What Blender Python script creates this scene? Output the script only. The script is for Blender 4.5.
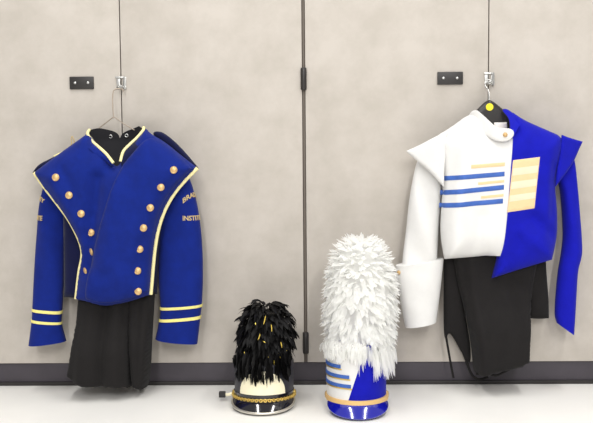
import bpy, bmesh, math, random
from mathutils import Vector, Matrix
from mathutils.geometry import delaunay_2d_cdt

for o in list(bpy.data.objects):
    bpy.data.objects.remove(o)
scene = bpy.context.scene
COL = scene.collection
R = math.radians

# ------------------------------------------------------------------ camera
W, H, F = 593.0, 423.0, 840.0
DIST, PITCH, ROLL, YAW = 2.4, R(4.0), R(-0.5), R(1.1)
CAM_Z = DIST * math.tan(math.atan(173.6 / F) + PITCH)
cam_mat = (Matrix.Translation((0, -DIST, CAM_Z)) @ Matrix.Rotation(YAW, 4, 'Z')
           @ Matrix.Rotation(math.pi / 2 - PITCH, 4, 'X') @ Matrix.Rotation(ROLL, 4, 'Z'))
cd = bpy.data.cameras.new('camera')
cd.sensor_fit = 'HORIZONTAL'
cd.sensor_width = 36.0
cd.lens = 36.0 * F / W
cd.clip_start = 0.05
cam = bpy.data.objects.new('camera', cd)
cam.matrix_world = cam_mat
COL.objects.link(cam)
scene.camera = cam

# ------------------------------------------------------------------ light
world = bpy.data.worlds.new('world')
scene.world = world
world.use_nodes = True
bg = world.node_tree.nodes['Background']
bg.inputs[0].default_value = (1.0, 0.985, 0.96, 1)
bg.inputs[1].default_value = 0.3


def area(name, loc, sx, sy, power, rot=(0, 0, 0), color=(1, 0.99, 0.972)):
    l = bpy.data.lights.new(name, 'AREA')
    l.shape = 'RECTANGLE'
    l.size, l.size_y = sx, sy
    l.energy = power
    l.color = color
    o = bpy.data.objects.new(name, l)
    o.location = loc
    o.rotation_euler = rot
    COL.objects.link(o)
    return o


# two fluorescent ceiling strips running away from the cabinets, then an added fill pair
for sx_, pw_ in ((-0.75, 32), (1.05, 37)):
    area('ceiling_strip_and_fill', (sx_, -1.45, 2.75), 0.2, 2.6, pw_)
    area('ceiling_strip_and_fill', (sx_, -5.6, 2.75), 0.2, 3.6, pw_ * 4.3)  # unseen far pair, added as frontal fill to even out the cabinet doors

vs = scene.view_settings
vs.view_transform = 'Standard'
vs.look = 'None'
vs.exposure = 0.35
vs.gamma = 1.0
vs.use_curve_mapping = False


# ------------------------------------------------------------------ helpers
def lin(c):
    out = []
    for v in c[:3]:
        v /= 255.0
        out.append(v / 12.92 if v <= 0.04045 else ((v + 0.055) / 1.055) ** 2.4)
    return (*out, 1.0)


def ray(px, py):
    v = Vector(((px - W / 2) / F, -(py - H / 2) / F, -1.0))
    return cam_mat.to_3x3() @ v


CAM = Vector((0, -DIST, CAM_Z))


def P(px, py, d=0.0):
    """the place in the room, d metres in front of the cabinet doors"""
    v = ray(px, py)
    t = (-d - CAM.y) / v.y
    return CAM + v * t


def floor_hit(px, py):
    v = ray(px, py)
    return CAM + v * (-CAM.z / v.z)


def mat(name, col, rough=0.6, metal=0.0, sheen=0.0, var=0.0, var_scale=40.0, bump=0.0, bump_scale=600.0,
        coat=0.0, spec=0.5, col2=None, stretch=None):
    m = bpy.data.materials.new(name)
    m.use_nodes = True
    nt = m.node_tree
    b = nt.nodes['Principled BSDF']
    b.inputs['Base Color'].default_value = lin(col)
    b.inputs['Roughness'].default_value = rough
    b.inputs['Metallic'].default_value = metal
    b.inputs['Specular IOR Level'].default_value = spec
    b.inputs['Sheen Weight'].default_value = sheen
    b.inputs['Sheen Roughness'].default_value = 0.5
    b.inputs['Coat Weight'].default_value = coat
    b.inputs['Coat Roughness'].default_value = 0.05
    tc = nt.nodes.new('ShaderNodeTexCoord')
    src = tc.outputs['Object']
    if stretch:
        mp = nt.nodes.new('ShaderNodeMapping')
        mp.inputs['Scale'].default_value = stretch
        nt.links.new(src, mp.inputs['Vector'])
        src = mp.outputs['Vector']
    if var > 0 or col2:
        n = nt.nodes.new('ShaderNodeTexNoise')
        n.inputs['Scale'].default_value = var_scale
        n.inputs['Detail'].default_value = 6
        n.inputs['Roughness'].default_value = 0.65
        nt.links.new(src, n.inputs['Vector'])
        r = nt.nodes.new('ShaderNodeValToRGB')
        a = lin(col)
        c2 = lin(col2) if col2 else tuple(v * (1 - var) for v in a[:3]) + (1,)
        r.color_ramp.elements[0].position = 0.36
        r.color_ramp.elements[1].position = 0.64
        r.color_ramp.elements[0].color = c2
        r.color_ramp.elements[1].color = a
        nt.links.new(n.outputs['Fac'], r.inputs['Fac'])
        nt.links.new(r.outputs['Color'], b.inputs['Base Color'])
    if bump > 0:
        n2 = nt.nodes.new('ShaderNodeTexNoise')
        n2.inputs['Scale'].default_value = bump_scale
        n2.inputs['Detail'].default_value = 3
        nt.links.new(src, n2.inputs['Vector'])
        bm_ = nt.nodes.new('ShaderNodeBump')
        bm_.inputs['Strength'].default_value = bump
        bm_.inputs['Distance'].default_value = 0.002
        nt.links.new(n2.outputs['Fac'], bm_.inputs['Height'])
        nt.links.new(bm_.outputs['Normal'], b.inputs['Normal'])
    return m


M = dict(
    laminate=mat('laminate', (190, 183, 175), 0.5, var_scale=9.0, col2=(178, 171, 162), spec=0.3),
    door_edge=mat('door_edge', (96, 88, 80), 0.6),
    carcass=mat('carcass', (120, 112, 104), 0.6),
    plinth=mat('plinth', (66, 61, 68), 0.5, var=0.15, var_scale=12),
    floor=mat('floor', (240, 238, 233), 0.3, var=0.03, var_scale=5, spec=0.4),
    plaster=mat('plaster', (215, 210, 200), 0.8),
    ceiling=mat('ceiling', (235, 235, 230), 0.9),
    black_metal=mat('black_metal', (38, 35, 34), 0.45),
    steel=mat('steel', (200, 200, 198), 0.38, metal=1.0),
    wire=mat('wire', (165, 152, 138), 0.4, metal=0.6),
    blue_wool=mat('blue_wool', (9, 34, 122), 0.9, sheen=0.05, var=0.2, var_scale=25, bump=0.25, spec=0.2),
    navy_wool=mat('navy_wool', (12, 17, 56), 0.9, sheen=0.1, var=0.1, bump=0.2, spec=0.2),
    royal=mat('royal', (11, 16, 166), 0.85, sheen=0.04, var=0.12, var_scale=30, bump=0.2, spec=0.2),
    white_cloth=mat('white_cloth', (221, 220, 218), 0.85, sheen=0.1, var=0.03, bump=0.15, spec=0.2),
    black_cloth=mat('black_cloth', (31, 29, 29), 0.92, sheen=0.03, var=0.15, var_scale=30, bump=0.25, spec=0.2),
    black_lining=mat('black_lining', (25, 24, 28), 0.8, spec=0.3),
    piping=mat('piping', (243, 232, 172), 0.7, var=0.1, var_scale=150, spec=0.3),
    cuff_braid=mat('cuff_braid', (243, 230, 140), 0.7, var=0.12, var_scale=150, spec=0.3),
    gold_thread=mat('gold_thread', (205, 180, 130), 0.6, var=0.25, var_scale=250),
    brass=mat('brass', (205, 170, 118), 0.42, metal=0.45),
    navy_stripe=mat('navy_stripe', (58, 98, 178), 0.7, var=0.2, var_scale=60),
    pale_gold=mat('pale_gold', (230, 198, 152), 0.8, var=0.06, var_scale=60),
    pale_cream=mat('pale_cream', (230, 212, 184), 0.8, var=0.04, var_scale=60),
    sticker=mat('sticker', (240, 222, 40), 0.5),
    black_plastic=mat('black_plastic', (36, 33, 32), 0.4),
    gloss_black=mat('gloss_black', (20, 19, 26), 0.12, coat=0.8),
    hat_black=mat('hat_black', (46, 46, 54), 0.5, coat=0.15),
    gloss_blue=mat('gloss_blue', (14, 18, 150), 0.14, coat=1.0, spec=0.9),
    silver_trim=mat('silver_trim', (215, 210, 200), 0.3, metal=0.85),
    gold_chain=mat('gold_chain', (228, 196, 108), 0.35, metal=0.8),
    gold_band=mat('gold_band', (226, 186, 122), 0.5, metal=0.15),
    cream=mat('cream', (244, 236, 205), 0.7, var=0.04),
    white_feather=mat('white_feather', (252, 252, 250), 0.8, sheen=0.1, spec=0.2),
    black_feather=mat('black_feather', (9, 8, 9), 0.6, spec=0.2),
    tinsel=mat('tinsel', (235, 205, 95), 0.3, metal=0.8),
    tag=mat('tag', (236, 230, 226), 0.8),
)


def thin(m, col, amount):
    nt = m.node_tree
    b = nt.nodes['Principled BSDF']
    t = nt.nodes.new('ShaderNodeBsdfTranslucent')
    t.inputs['Color'].default_value = lin(col)
    mx = nt.nodes.new('ShaderNodeMixShader')
    mx.inputs[0].default_value = amount
    nt.links.new(b.outputs[0], mx.inputs[1])
    nt.links.new(t.outputs[0], mx.inputs[2])
    nt.links.new(mx.outputs[0], nt.nodes['Material Output'].inputs['Surface'])


thin(M['white_feather'], (254, 254, 253), 0.75)


def tag(o, label=None, cat=None, group=None, kind=None):
    if label:
        o['label'] = label
    if cat:
        o['category'] = cat
    if group:
        o['group'] = group
    if kind:
        o['kind'] = kind
    return o


def thing(name, label, cat, loc, group=None):
    o = bpy.data.objects.new(name, None)
    o.empty_display_size = 0.05
    o.location = loc
    COL.objects.link(o)
    o['_b'] = 1
    return tag(o, label, cat, group)


def put(name, me, m, parent=None, smooth=True):
    o = bpy.data.objects.new(name, me)
    COL.objects.link(o)
    me.name = name
    if m is not None:
        me.materials.append(m)
    if smooth:
        for p in me.polygons:
            p.use_smooth = True
    if parent is not None:
        o.parent = parent
        if parent.type == 'EMPTY':
            o.matrix_parent_inverse = Matrix.Translation(-Vector(parent.location))
    return o


def from_bm(name, bm, m, parent=None, smooth=False, sharp=None):
    bmesh.ops.recalc_face_normals(bm, faces=bm.faces[:])
    me = bpy.data.meshes.new(name)
    bm.to_mesh(me)
    bm.free()
    o = put(name, me, m, parent, smooth)
    if smooth and sharp:
        me.set_sharp_from_angle(angle=R(sharp))
    return o


def box_bm(x0, x1, y0, y1, z0, z1, bev=0.0, seg=2, bm=None):
    own = bmesh.new()
    bmesh.ops.create_cube(own, size=1)
    for v in own.verts:
        v.co = Vector(((x0 + x1) / 2 + v.co.x * (x1 - x0), (y0 + y1) / 2 + v.co.y * (y1 - y0),
                       (z0 + z1) / 2 + v.co.z * (z1 - z0)))
    if bev:
        bmesh.ops.bevel(own, geom=own.edges[:], offset=bev, segments=seg, affect='EDGES', profile=0.6)
    if bm is None:
        return own
    me = bpy.data.meshes.new('t')
    own.to_mesh(me)
    own.free()
    bm.from_mesh(me)
    bpy.data.meshes.remove(me)
    return bm


def box(name, x0, x1, y0, y1, z0, z1, m, parent=None, bev=0.0):
    return from_bm(name, box_bm(x0, x1, y0, y1, z0, z1, bev), m, parent, bool(bev), 40)


def cr(pts, per=6, closed=False):
    """Catmull-Rom through Vectors"""
    pts = [Vector(p) for p in pts]
    out = []
    n = len(pts)
    rng = n if closed else n - 1
    for i in range(rng):
        if closed:
            p0, p1, p2, p3 = pts[i - 1], pts[i], pts[(i + 1) % n], pts[(i + 2) % n]
        else:
            p1, p2 = pts[i], pts[i + 1]
            p0 = pts[i - 1] if i > 0 else p1 * 2 - p2
            p3 = pts[i + 2] if i + 2 < n else p2 * 2 - p1
        for k in range(per):
            t = k / per
            out.append(0.5 * ((2 * p1) + (p2 - p0) * t + (2 * p0 - 5 * p1 + 4 * p2 - p3) * t * t
                              + (3 * p1 - p0 - 3 * p2 + p3) * t ** 3))
    if not closed:
        out.append(pts[-1].copy())
    return out


def tube_bm(pts, r, n=8, closed=False, bm=None, flat=1.0, up=None):
    bm = bm or bmesh.new()
    pts = [Vector(p) for p in pts]
    rings = []
    N = len(pts)
    prev = None
    for i, p in enumerate(pts):
        a = pts[i - 1] if (i > 0 or closed) else p
        b = pts[(i + 1) % N] if (i < N - 1 or closed) else p
        t = (b - a).normalized() if (b - a).length > 1e-9 else Vector((0, 0, 1))
        if up is not None:
            u = Vector(up)
        elif prev is None:
            u = Vector((0, 1, 0)) if abs(t.y) < 0.9 else Vector((1, 0, 0))
        else:
            u = prev
        s = t.cross(u)
        if s.length < 1e-6:
            s = t.cross(Vector((1, 0, 0)))
        s.normalize()
        u = s.cross(t).normalized()
        prev = u
        rr = r[i] if isinstance(r, (list, tuple)) else r
        rings.append([bm.verts.new(p + s * (rr * math.cos(2 * math.pi * k / n)) + u * (rr * flat * math.sin(2 * math.pi * k / n)))
                      for k in range(n)])
    for i in range(N if closed else N - 1):
        A, B = rings[i], rings[(i + 1) % N]
        for k in range(n):
            bm.faces.new((A[k], A[(k + 1) % n], B[(k + 1) % n], B[k]))
    if not closed:
        bm.faces.new(rings[0])
        bm.faces.new(rings[-1])
    return bm


def tube(name, pts, r, m, parent=None, n=8, closed=False, flat=1.0, up=None):
    return from_bm(name, tube_bm(pts, r, n, closed, None, flat, up), m, parent, True, 60)


def lathe_bm(profile, origin, axis=Vector((0, -1, 0)), n=20, bm=None):
    """profile of (radius, along) turned about axis"""
    bm = bm or bmesh.new()
    axis = Vector(axis).normalized()
    s = axis.cross(Vector((0, 0, 1)))
    if s.length < 1e-4:
        s = Vector((1, 0, 0))
    s.normalize()
    u = s.cross(axis)
    rings = []
    for r, a in profile:
        if r <= 1e-7:
            rings.append([bm.verts.new(Vector(origin) + axis * a)])
        else:
            rings.append([bm.verts.new(Vector(origin) + axis * a + s * (r * math.cos(2 * math.pi * k / n))
                                       + u * (r * math.sin(2 * math.pi * k / n))) for k in range(n)])
    for A, B in zip(rings, rings[1:]):
        if len(A) == 1 and len(B) == 1:
            continue
        for k in range(n):
            k2 = (k + 1) % n
            if len(A) == 1:
                bm.faces.new((A[0], B[k], B[k2]))
            elif len(B) == 1:
                bm.faces.new((A[k], A[k2], B[0]))
            else:
                bm.faces.new((A[k], A[k2], B[k2], B[k]))
    return bm


# ---- cloth panels -----------------------------------------------------------
def smooth_outline(pts, it=2):
    """pts: (x, y) rounded or (x, y, 1) sharp corner"""
    cur = [(p[0], p[1], len(p) > 2) for p in pts]
    for _ in range(it):
        nxt = []
        n = len(cur)
        for i in range(n):
            a, b, c = cur[i - 1], cur[i], cur[(i + 1) % n]
            if b[2]:
                nxt.append(b)
            else:
                nxt.append((b[0] * .75 + a[0] * .25, b[1] * .75 + a[1] * .25, False))
                nxt.append((b[0] * .75 + c[0] * .25, b[1] * .75 + c[1] * .25, False))
        cur = nxt
    return [(p[0], p[1]) for p in cur]


def to_plane(pts, d, it=2):
    out = []
    for p in smooth_outline(pts, it):
        w = P(p[0], p[1], d)
        out.append((w.x, w.z))
    return out


def dist_to(poly, x, z):
    best = 1e9
    inside = False
    n = len(poly)
    for i in range(n):
        x0, z0 = poly[i]
        x1, z1 = poly[(i + 1) % n]
        dx, dz = x1 - x0, z1 - z0
        L = dx * dx + dz * dz
        t = 0 if L < 1e-14 else max(0, min(1, ((x - x0) * dx + (z - z0) * dz) / L))
        ex, ez = x - x0 - t * dx, z - z0 - t * dz
        best = min(best, ex * ex + ez * ez)
        if (z0 > z) != (z1 > z) and x < (x1 - x0) * (z - z0) / (z1 - z0) + x0:
            inside = not inside
    return math.sqrt(best) if inside else -math.sqrt(best)


class Field:
    """depth of a stuffed cloth shape in front of the doors, front and back"""

    def __init__(self, outline, d, tf, tb, w, fold=None, it=2):
        self.poly = to_plane(outline, d, it)
        self.d, self.tf, self.tb, self.w, self.fold = d, tf, tb, w, fold

    def prof(self, x, z):
        t = max(0.0, min(1.0, dist_to(self.poly, x, z) / self.w))
        return math.sqrt(max(0.0, 1 - (1 - t) ** 2))

    def front(self, x, z):
        p = self.prof(x, z)
        f = self.fold(x, z) * min(1, p * 1.3) if self.fold else 0
        return self.d + 0.0015 + self.tf * p + f

    def back(self, x, z):
        return self.d - 0.0015 - self.tb * self.prof(x, z)

    def at(self, px, py, lift=0.002):
        d = self.d + self.tf
        for _ in range(3):
            w = P(px, py, d)
            d = self.front(w.x, w.z) + lift
        w = P(px, py, d)
        return w


def resample(poly, s):
    out = []
    n = len(poly)
    for i in range(n):
        a, b = poly[i], poly[(i + 1) % n]
        L = math.hypot(b[0] - a[0], b[1] - a[1])
        if L < 1e-6:
            continue
        k = max(1, int(round(L / s)))
        for j in range(k):
            t = j / k
            out.append((a[0] + (b[0] - a[0]) * t, a[1] + (b[1] - a[1]) * t))
    return out


def panel(name, poly, front, back, m, parent=None, s=0.006, sharp=None):
    B = resample(poly, s)
    pts = [Vector(p) for p in B]
    nb = len(pts)
    xs = [p[0] for p in B]
    zs = [p[1] for p in B]
    rnd = random.Random(3)
    z = min(zs)
    row = 0
    while z < max(zs):
        x = min(xs) + (s / 2 if row % 2 else 0)
        while x < max(xs):
            if dist_to(B, x, z) > s * 0.55:
                pts.append(Vector((x, z)))
            x += s
        z += s * 0.87
        row += 1
    edges = [(i, (i + 1) % nb) for i in range(nb)]
    v2, e2, f2, _, _, _ = delaunay_2d_cdt(pts, edges, [], 1, 1e-7)
    bm = bmesh.new()
    fv = [bm.verts.new((v.x, -front(v.x, v.y), v.y)) for v in v2]
    bv = [bm.verts.new((v.x, -back(v.x, v.y), v.y)) for v in v2]
    cnt = {}
    for f in f2:
        bm.faces.new([fv[i] for i in f])
        bm.faces.new([bv[i] for i in reversed(f)])
        for a, b in zip(f, list(f[1:]) + [f[0]]):
            if (b, a) in cnt:
                del cnt[(b, a)]
            else:
                cnt[(a, b)] = 1
    for a, b in cnt:
        bm.faces.new((fv[b], fv[a], bv[a], bv[b]))
    loose = [v for v in bm.verts if not v.link_faces]
    bmesh.ops.delete(bm, geom=loose, context='VERTS')
    return from_bm(name, bm, m, parent, True, sharp)


def stuffed(name, outline, d, tf, tb, w, m, parent=None, fold=None, s=0.006, it=2, sharp=None):
    fl = Field(outline, d, tf, tb, w, fold, it)
    o = panel(name, fl.poly, fl.front, fl.back, m, parent, s, sharp)
    return o, fl


def overlay(name, outline, base, lift, m, parent=None, s=0.006, it=1, under=0.003, dd=None):
    """a piece of cloth lying on another piece"""
    d = dd if dd is not None else base.d + base.tf
    poly = to_plane(outline, d, it)

    def fr(x, z):
        t = max(0, min(1, dist_to(poly, x, z) / 0.003))
        return base.front(x, z) + lift * (0.35 + 0.65 * t)
    return panel(name, poly, fr, lambda x, z: base.front(x, z) - under, m, parent, s, 50)


def folds(*terms, bulge=None):
    """each term: amp, px, py, dirx, diry (px), width(px) : a soft ridge along a line"""
    T = []
    for amp, x0, y0, x1, y1, wd in terms:
        a, b = P(x0, y0, 0.08), P(x1, y1, 0.08)
        T.append((amp, a.x, a.z, b.x, b.z, wd * 0.00286))

    if bulge:
        zb0, zb1, ab = P(300, bulge[0], 0.08).z, P(300, bulge[1], 0.08).z, bulge[2]

    def f(x, z):
        s = 0
        if bulge:
            q = max(0, min(1, (z - zb0) / (zb1 - zb0)))
            s = ab * q * q * (3 - 2 * q)
        for amp, ax, az, bx, bz, wd in T:
            dx, dz = bx - ax, bz - az
            L = dx * dx + dz * dz
            t = max(0, min(1, ((x - ax) * dx + (z - az) * dz) / L))
            e2 = (x - ax - t * dx) ** 2 + (z - az - t * dz) ** 2
            s += amp * math.exp(-e2 / (wd * wd))
        return s
    return f


class Sleeve:
    """lofted tube of cloth; rows are (left px, right px, depth, half depth)"""

    def __init__(self, rows, wob=0.05, seed=1, sq=0.85):
        self.L = cr([P(*r[0], r[2]) for r in rows], 8)
        self.R = cr([P(*r[1], r[2]) for r in rows], 8)
        self.hd = [v.x for v in cr([Vector((r[3], 0, 0)) for r in rows], 8)]
        self.n = len(self.L)
        rnd = random.Random(seed)
        self.w = [(rnd.uniform(0, 6.28), rnd.uniform(2, 5), rnd.uniform(6, 16)) for _ in range(4)]
        self.wob, self.sq = wob, sq
        self.len = sum((self.L[i + 1] + self.R[i + 1] - self.L[i] - self.R[i]).length / 2 for i in range(self.n - 1))

    def pt(self, t, phi, k=1.0, lift=0.0):
        f = max(0, min(self.n - 1.0001, t * (self.n - 1)))
        i = int(f)
        u = f - i
        l = self.L[i].lerp(self.L[i + 1], u)
        r = self.R[i].lerp(self.R[i + 1], u)
        hd = self.hd[i] * (1 - u) + self.hd[i + 1] * u
        c = (l + r) / 2
        h = (r - l) / 2
        wv = 1 + self.wob * sum(math.sin(a + b * phi * 0.5 + g * t) for a, b, g in self.w) * abs(math.sin(phi))
        cs, sn = math.cos(phi), math.sin(phi)
        sn2 = math.copysign(abs(sn) ** self.sq, sn)
        ln = h.length
        return c + h * (cs * (k + lift / ln)) + Vector((0, -1, 0)) * (hd * wv * sn2 * k + lift * sn)

    def arc(self, t, lift=0.0, n=240):
        """table phi -> arc length from phi=pi/2 (front), growing with phi"""
        tab = []
        s = 0
        prev = None
        for k in range(-n, n + 1):
            phi = math.pi / 2 + math.pi * k / n
            p = self.pt(t, phi)
            if prev is not None:
                s += (p - prev).length
            tab.append((phi, s))
            prev = p
        s0 = tab[n][1]
        return [(a, b - s0) for a, b in tab]

    def mesh(self, name, m, parent=None, n=36, t0=0.0, t1=1.0, k=1.0, lift=0.0, open_end=True, rows=None):
        bm = bmesh.new()
        rows = rows or max(3, int(self.n * 1.5 * (t1 - t0)) + 2)
        rings = []
        for j in range(rows):
            t = t0 + (t1 - t0) * j / (rows - 1)
            rings.append([bm.verts.new(self.pt(t, 2 * math.pi * q / n, k, lift)) for q in range(n)])
        if open_end:
            for t, kk in ((t1, 0.93), (t1 - 0.06, 0.88)):
                rings.append([bm.verts.new(self.pt(t, 2 * math.pi * q / n, kk)) for q in range(n)])
        for A, B in zip(rings, rings[1:]):
            for q in range(n):
                bm.faces.new((A[q], A[(q + 1) % n], B[(q + 1) % n], B[q]))
        if open_end or lift == 0:
            bm.faces.new(rings[0])
            bm.faces.new(rings[-1])
        return from_bm(name, bm, m, parent, True, 70)

    def band(self, name, m, parent, pa, pb, wd, lift=0.0015, n=40):
        """braid round the sleeve: t position at left edge pa, right edge pb, width wd (all in t)"""
        bm = bmesh.new()
        rings = []
        for q in range(n):
            phi = 2 * math.pi * q / n
            tc = pa + (pb - pa) * (math.cos(phi) * 0.5 + 0.5)
            rings.append([bm.verts.new(self.pt(tc - wd / 2, phi, 1, 0.0004)), bm.verts.new(self.pt(tc - wd / 2, phi, 1, lift)),
                          bm.verts.new(self.pt(tc, phi, 1, lift * 1.3)),
                          bm.verts.new(self.pt(tc + wd / 2, phi, 1, lift)), bm.verts.new(self.pt(tc + wd / 2, phi, 1, 0.0004))])
        for q in range(n):
            A, B = rings[q], rings[(q + 1) % n]
            for j in range(4):
                bm.faces.new((A[j], A[j + 1], B[j + 1], B[j]))
        return from_bm(name, bm, m, parent, True, 60)

    def t_at(self, py, px=None):
        """t whose centre row is nearest a height"""
        best, bt = 1e9, 0
        for k in range(401):
            t = k / 400
            f = t * (self.n - 1)
            i = min(int(f), self.n - 2)
            u = f - i
            c = (self.L[i].lerp(self.L[i + 1], u) + self.R[i].lerp(self.R[i + 1], u)) / 2
            z = P(px or 300, py, -c.y).z
            if abs(c.z - z) < best:
                best, bt = abs(c.z - z), t
        return bt

    def letters(self, name, text, size, tc, u0, m, parent, arch=0.0, sq=1.0):
        """stitched words wrapped round the sleeve, centred on arc length u0 from its front"""
        fc = bpy.data.curves.new('f', 'FONT')
        fc.body = text
        fc.size = size
        fc.align_x = 'CENTER'
        fc.extrude = 0.0006
        fc.offset = size * 0.022
        fc.resolution_u = 2
        fo = bpy.data.objects.new('f', fc)
        COL.objects.link(fo)
        bpy.context.view_layer.update()
        me = bpy.data.meshes.new_from_object(fo.evaluated_get(bpy.context.evaluated_depsgraph_get()))
        bpy.data.objects.remove(fo)
        bpy.data.curves.remove(fc)
        bm = bmesh.new()
        bm.from_mesh(me)
        bpy.data.meshes.remove(me)
        tab = self.arc(tc)
        for v in bm.verts:
            u = v.co.x * sq
            vv = v.co.y - arch * u * u
            s = u0 - u          # growing x -> shrinking phi
            phi = tab[0][0]
            for (a, b), (c, d) in zip(tab, tab[1:]):
                if b <= s <= d:
                    phi = a + (c - a) * (s - b) / max(1e-9, d - b)
                    break
            t = tc - vv / self.len
            v.co = self.pt(t, phi, 1, 0.0012 + v.co.z)
        return from_bm(name, bm, m, parent, False)


def button(name, c, r, m, parent, axis=(0, -1, 0.1)):
    prof = [(0, -0.001), (r * 0.9, -0.001), (r, 0.001), (r * 0.97, 0.002), (r * 0.8, 0.0032), (r * 0.72, 0.0028),
            (r * 0.45, 0.0042), (0, 0.0048)]
    return from_bm(name, lathe_bm(prof, c, axis, 18), m, parent, True, 50)


# ------------------------------------------------------------------ the setting
tag(from_bm('floor', box_bm(-2.6, 2.6, -8.0, 0.62, -0.05, 0.0), M['floor']), kind='structure')
tag(from_bm('wall_back', box_bm(-2.6, 2.6, 0.62, 0.72, 0.0, 2.9), M['plaster']), kind='structure')

SX = [P(121.3, 95).x, P(304.6, 200).x, P(488.6, 60).x]
half = (SX[2] - SX[0]) / 2
SX = [SX[1] - 2 * half + (SX[0] - (SX[1] - half)) * 0 - 0] + SX     # far left edge first
SX[0] = SX[1] - (SX[2] - SX[1])
SX.append(SX[3] + (SX[3] - SX[2]))
Z0 = P(296, 363).z          # top of the dark base
ZT = 2.05
tag(box('baseboard_back', SX[0], SX[4], 0.006, 0.03, 0.0, Z0, M['plinth'], None, 0.002), kind='structure')
tag(box('trim_1', SX[0], SX[4], 0.0005, 0.012, 0.0, 0.011, M['black_metal'], None, 0.002), kind='structure')


def latch(px, py, left_door, right_door):
    """small steel hasp across the meeting edges of two doors"""
    a = P(px - 2.6, py)
    b = P(px + 3.6, py)
    k = 0.00286
    # plate and staple on the left door
    bm = box_bm(a.x - 1.8 * k, a.x + 1.7 * k, -0.003, 0.0015, a.z - 6 * k, a.z + 5.5 * k, 0.0008)
    for q in (-4.5, 4.2):
        lathe_bm([(0.0022, 0), (0.0022, 0.0015), (0, 0.0022)], (a.x - 0.1 * k, -0.003, a.z + q * k), n=10, bm=bm)
    from_bm('latch_plate', bm, M['steel'], left_door, True, 40)
    # hinged strap on the right door reaching across the gap
    bm = box_bm(b.x - 1.6 * k, b.x + 1.6 * k, -0.004, 0.0015, b.z - 7 * k, b.z + 5 * k, 0.001)
    box_bm(a.x - 2.8 * k, b.x + 1.0 * k, -0.008, -0.0045, b.z + 3.6 * k, b.z + 5.2 * k, 0.001, bm=bm)
    box_bm(a.x - 0.8 * k, b.x + 1.6 * k, -0.007, -0.0040, b.z - 6.2 * k, b.z - 3.8 * k, 0.001, bm=bm)
    tube_bm([(b.x, -0.006, b.z - 7.5 * k), (b.x, -0.006, b.z + 5.2 * k)], 0.003, 8, bm=bm)
    from_bm('latch_strap', bm, M['steel'], right_door, True, 40)
    m = P(px, py)
    pts = [Vector((m.x + math.sin(t) * 0.009, -0.014 - 0.008 * math.cos(t), m.z - 0.014 + 0.011 * math.cos(t * 2) * 0.3))
           for t in [2 * math.pi * i / 20 for i in range(20)]]
    from_bm('latch_ring', tube_bm(pts, 0.0018, 8, True), M['steel'], right_door, True)


def strike(px, py, w, h, door):
    c = P(px, py)
    k = 0.00286
    pl = box('strike_plate', c.x - w / 2 * k, c.x + w / 2 * k, -0.006, 0.001, c.z - h / 2 * k, c.z + h / 2 * k,
             M['black_metal'], door, 0.0015)
    bm = bmesh.new()
    for q in (-0.27, 0.27):
        lathe_bm([(0.0, -0.001), (0.0042, -0.001), (0.0042, 0.001), (0.002, 0.0022), (0, 0.0022)],
                 (c.x + q * w * k, -0.006, c.z), n=14, bm=bm)
    me = bpy.data.meshes.new('screws')
    bm.to_mesh(me)
    bm.free()
    n0 = len(pl.data.polygons)
    pl.data.materials.append(M['steel'])
    b2 = bmesh.new()
    b2.from_mesh(pl.data)
    b2.from_mesh(me)
    bmesh.ops.recalc_face_normals(b2, faces=b2.faces[:])
    b2.faces.ensure_lookup_table()
    for f in b2.faces[n0:]:
        f.material_index = 1
        f.smooth = True
    b2.to_mesh(pl.data)
    b2.free()
    bpy.data.meshes.remove(me)


def cabinet(label, xl, xm, xr, hinge_right):
    t = thing('storage_cabinet', label, 'cabinet', ((xl + xr) / 2, 0.3, Z0), 'tall cabinets side by side')
    g = 0.0028
    c = 0.0048
    bm = bmesh.new()
    th = 0.018
    box_bm(xl + 0.0008, xl + th, 0.0215, 0.58, Z0, ZT, bm=bm)
    box_bm(xr - th, xr - 0.0008, 0.0215, 0.58, Z0, ZT, bm=bm)
    box_bm(xl + th, xr - th, 0.0215, 0.58, Z0, Z0 + th, bm=bm)
    box_bm(xl + th, xr - th, 0.0215, 0.58, ZT - th, ZT, bm=bm)
    box_bm(xl + th, xr - th, 0.565, 0.58, Z0 + th, ZT - th, bm=bm)
    box_bm(xm - 0.02, xm + 0.02, 0.0215, 0.04, Z0 + th, ZT - th, bm=bm)
    from_bm('body', bm, M['carcass'], t)
    dl = box('door', xl + c, xm - g / 2, 0.0, 0.02, Z0 + 0.002, ZT, M['laminate'], t, 0.0012)
    dr = box('door', xm + g / 2, xr - c, 0.0, 0.02, Z0 + 0.002, ZT, M['laminate'], t, 0.0012)
    return t, dl, dr


cabA, aL, aR = cabinet('grey concrete-look cabinet the royal blue jacket with rows of buttons hangs on', SX[0], SX[1], SX[2], True)
cabB, bL, bR = cabinet('grey concrete-look cabinet the half white half blue jacket hangs on', SX[2], SX[3], SX[4], False)
latch(121.2, 82, aL, aR)
latch(489.0, 78, bL, bR)
strike(82, 83, 24, 12.3, aL)
strike(450, 78.3, 25, 12.3, bL)
# steel hinge rod standing in the gap between the units, with black knuckles
for d_, py0, py1 in ((aR, 68, 90), (aR, 332, 353)):
    c0, c1 = P(304.3, py0), P(304.3, py1)
    from_bm('hinge', lathe_bm([(0, 0), (0.0075, 0), (0.0085, 0.002), (0.0085, c0.z - c1.z - 0.002), (0.0075, c0.z - c1.z), (0, c0.z - c1.z)],
                              (SX[2], -0.005, c1.z), (0, 0, 1), 16), M['black_metal'], d_, True, 40)
tube('hinge_rod', [(SX[2], 0.004, Z0 + 0.003), (SX[2], 0.004, ZT)], 0.0042, M['door_edge'], aR, 10)

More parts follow.
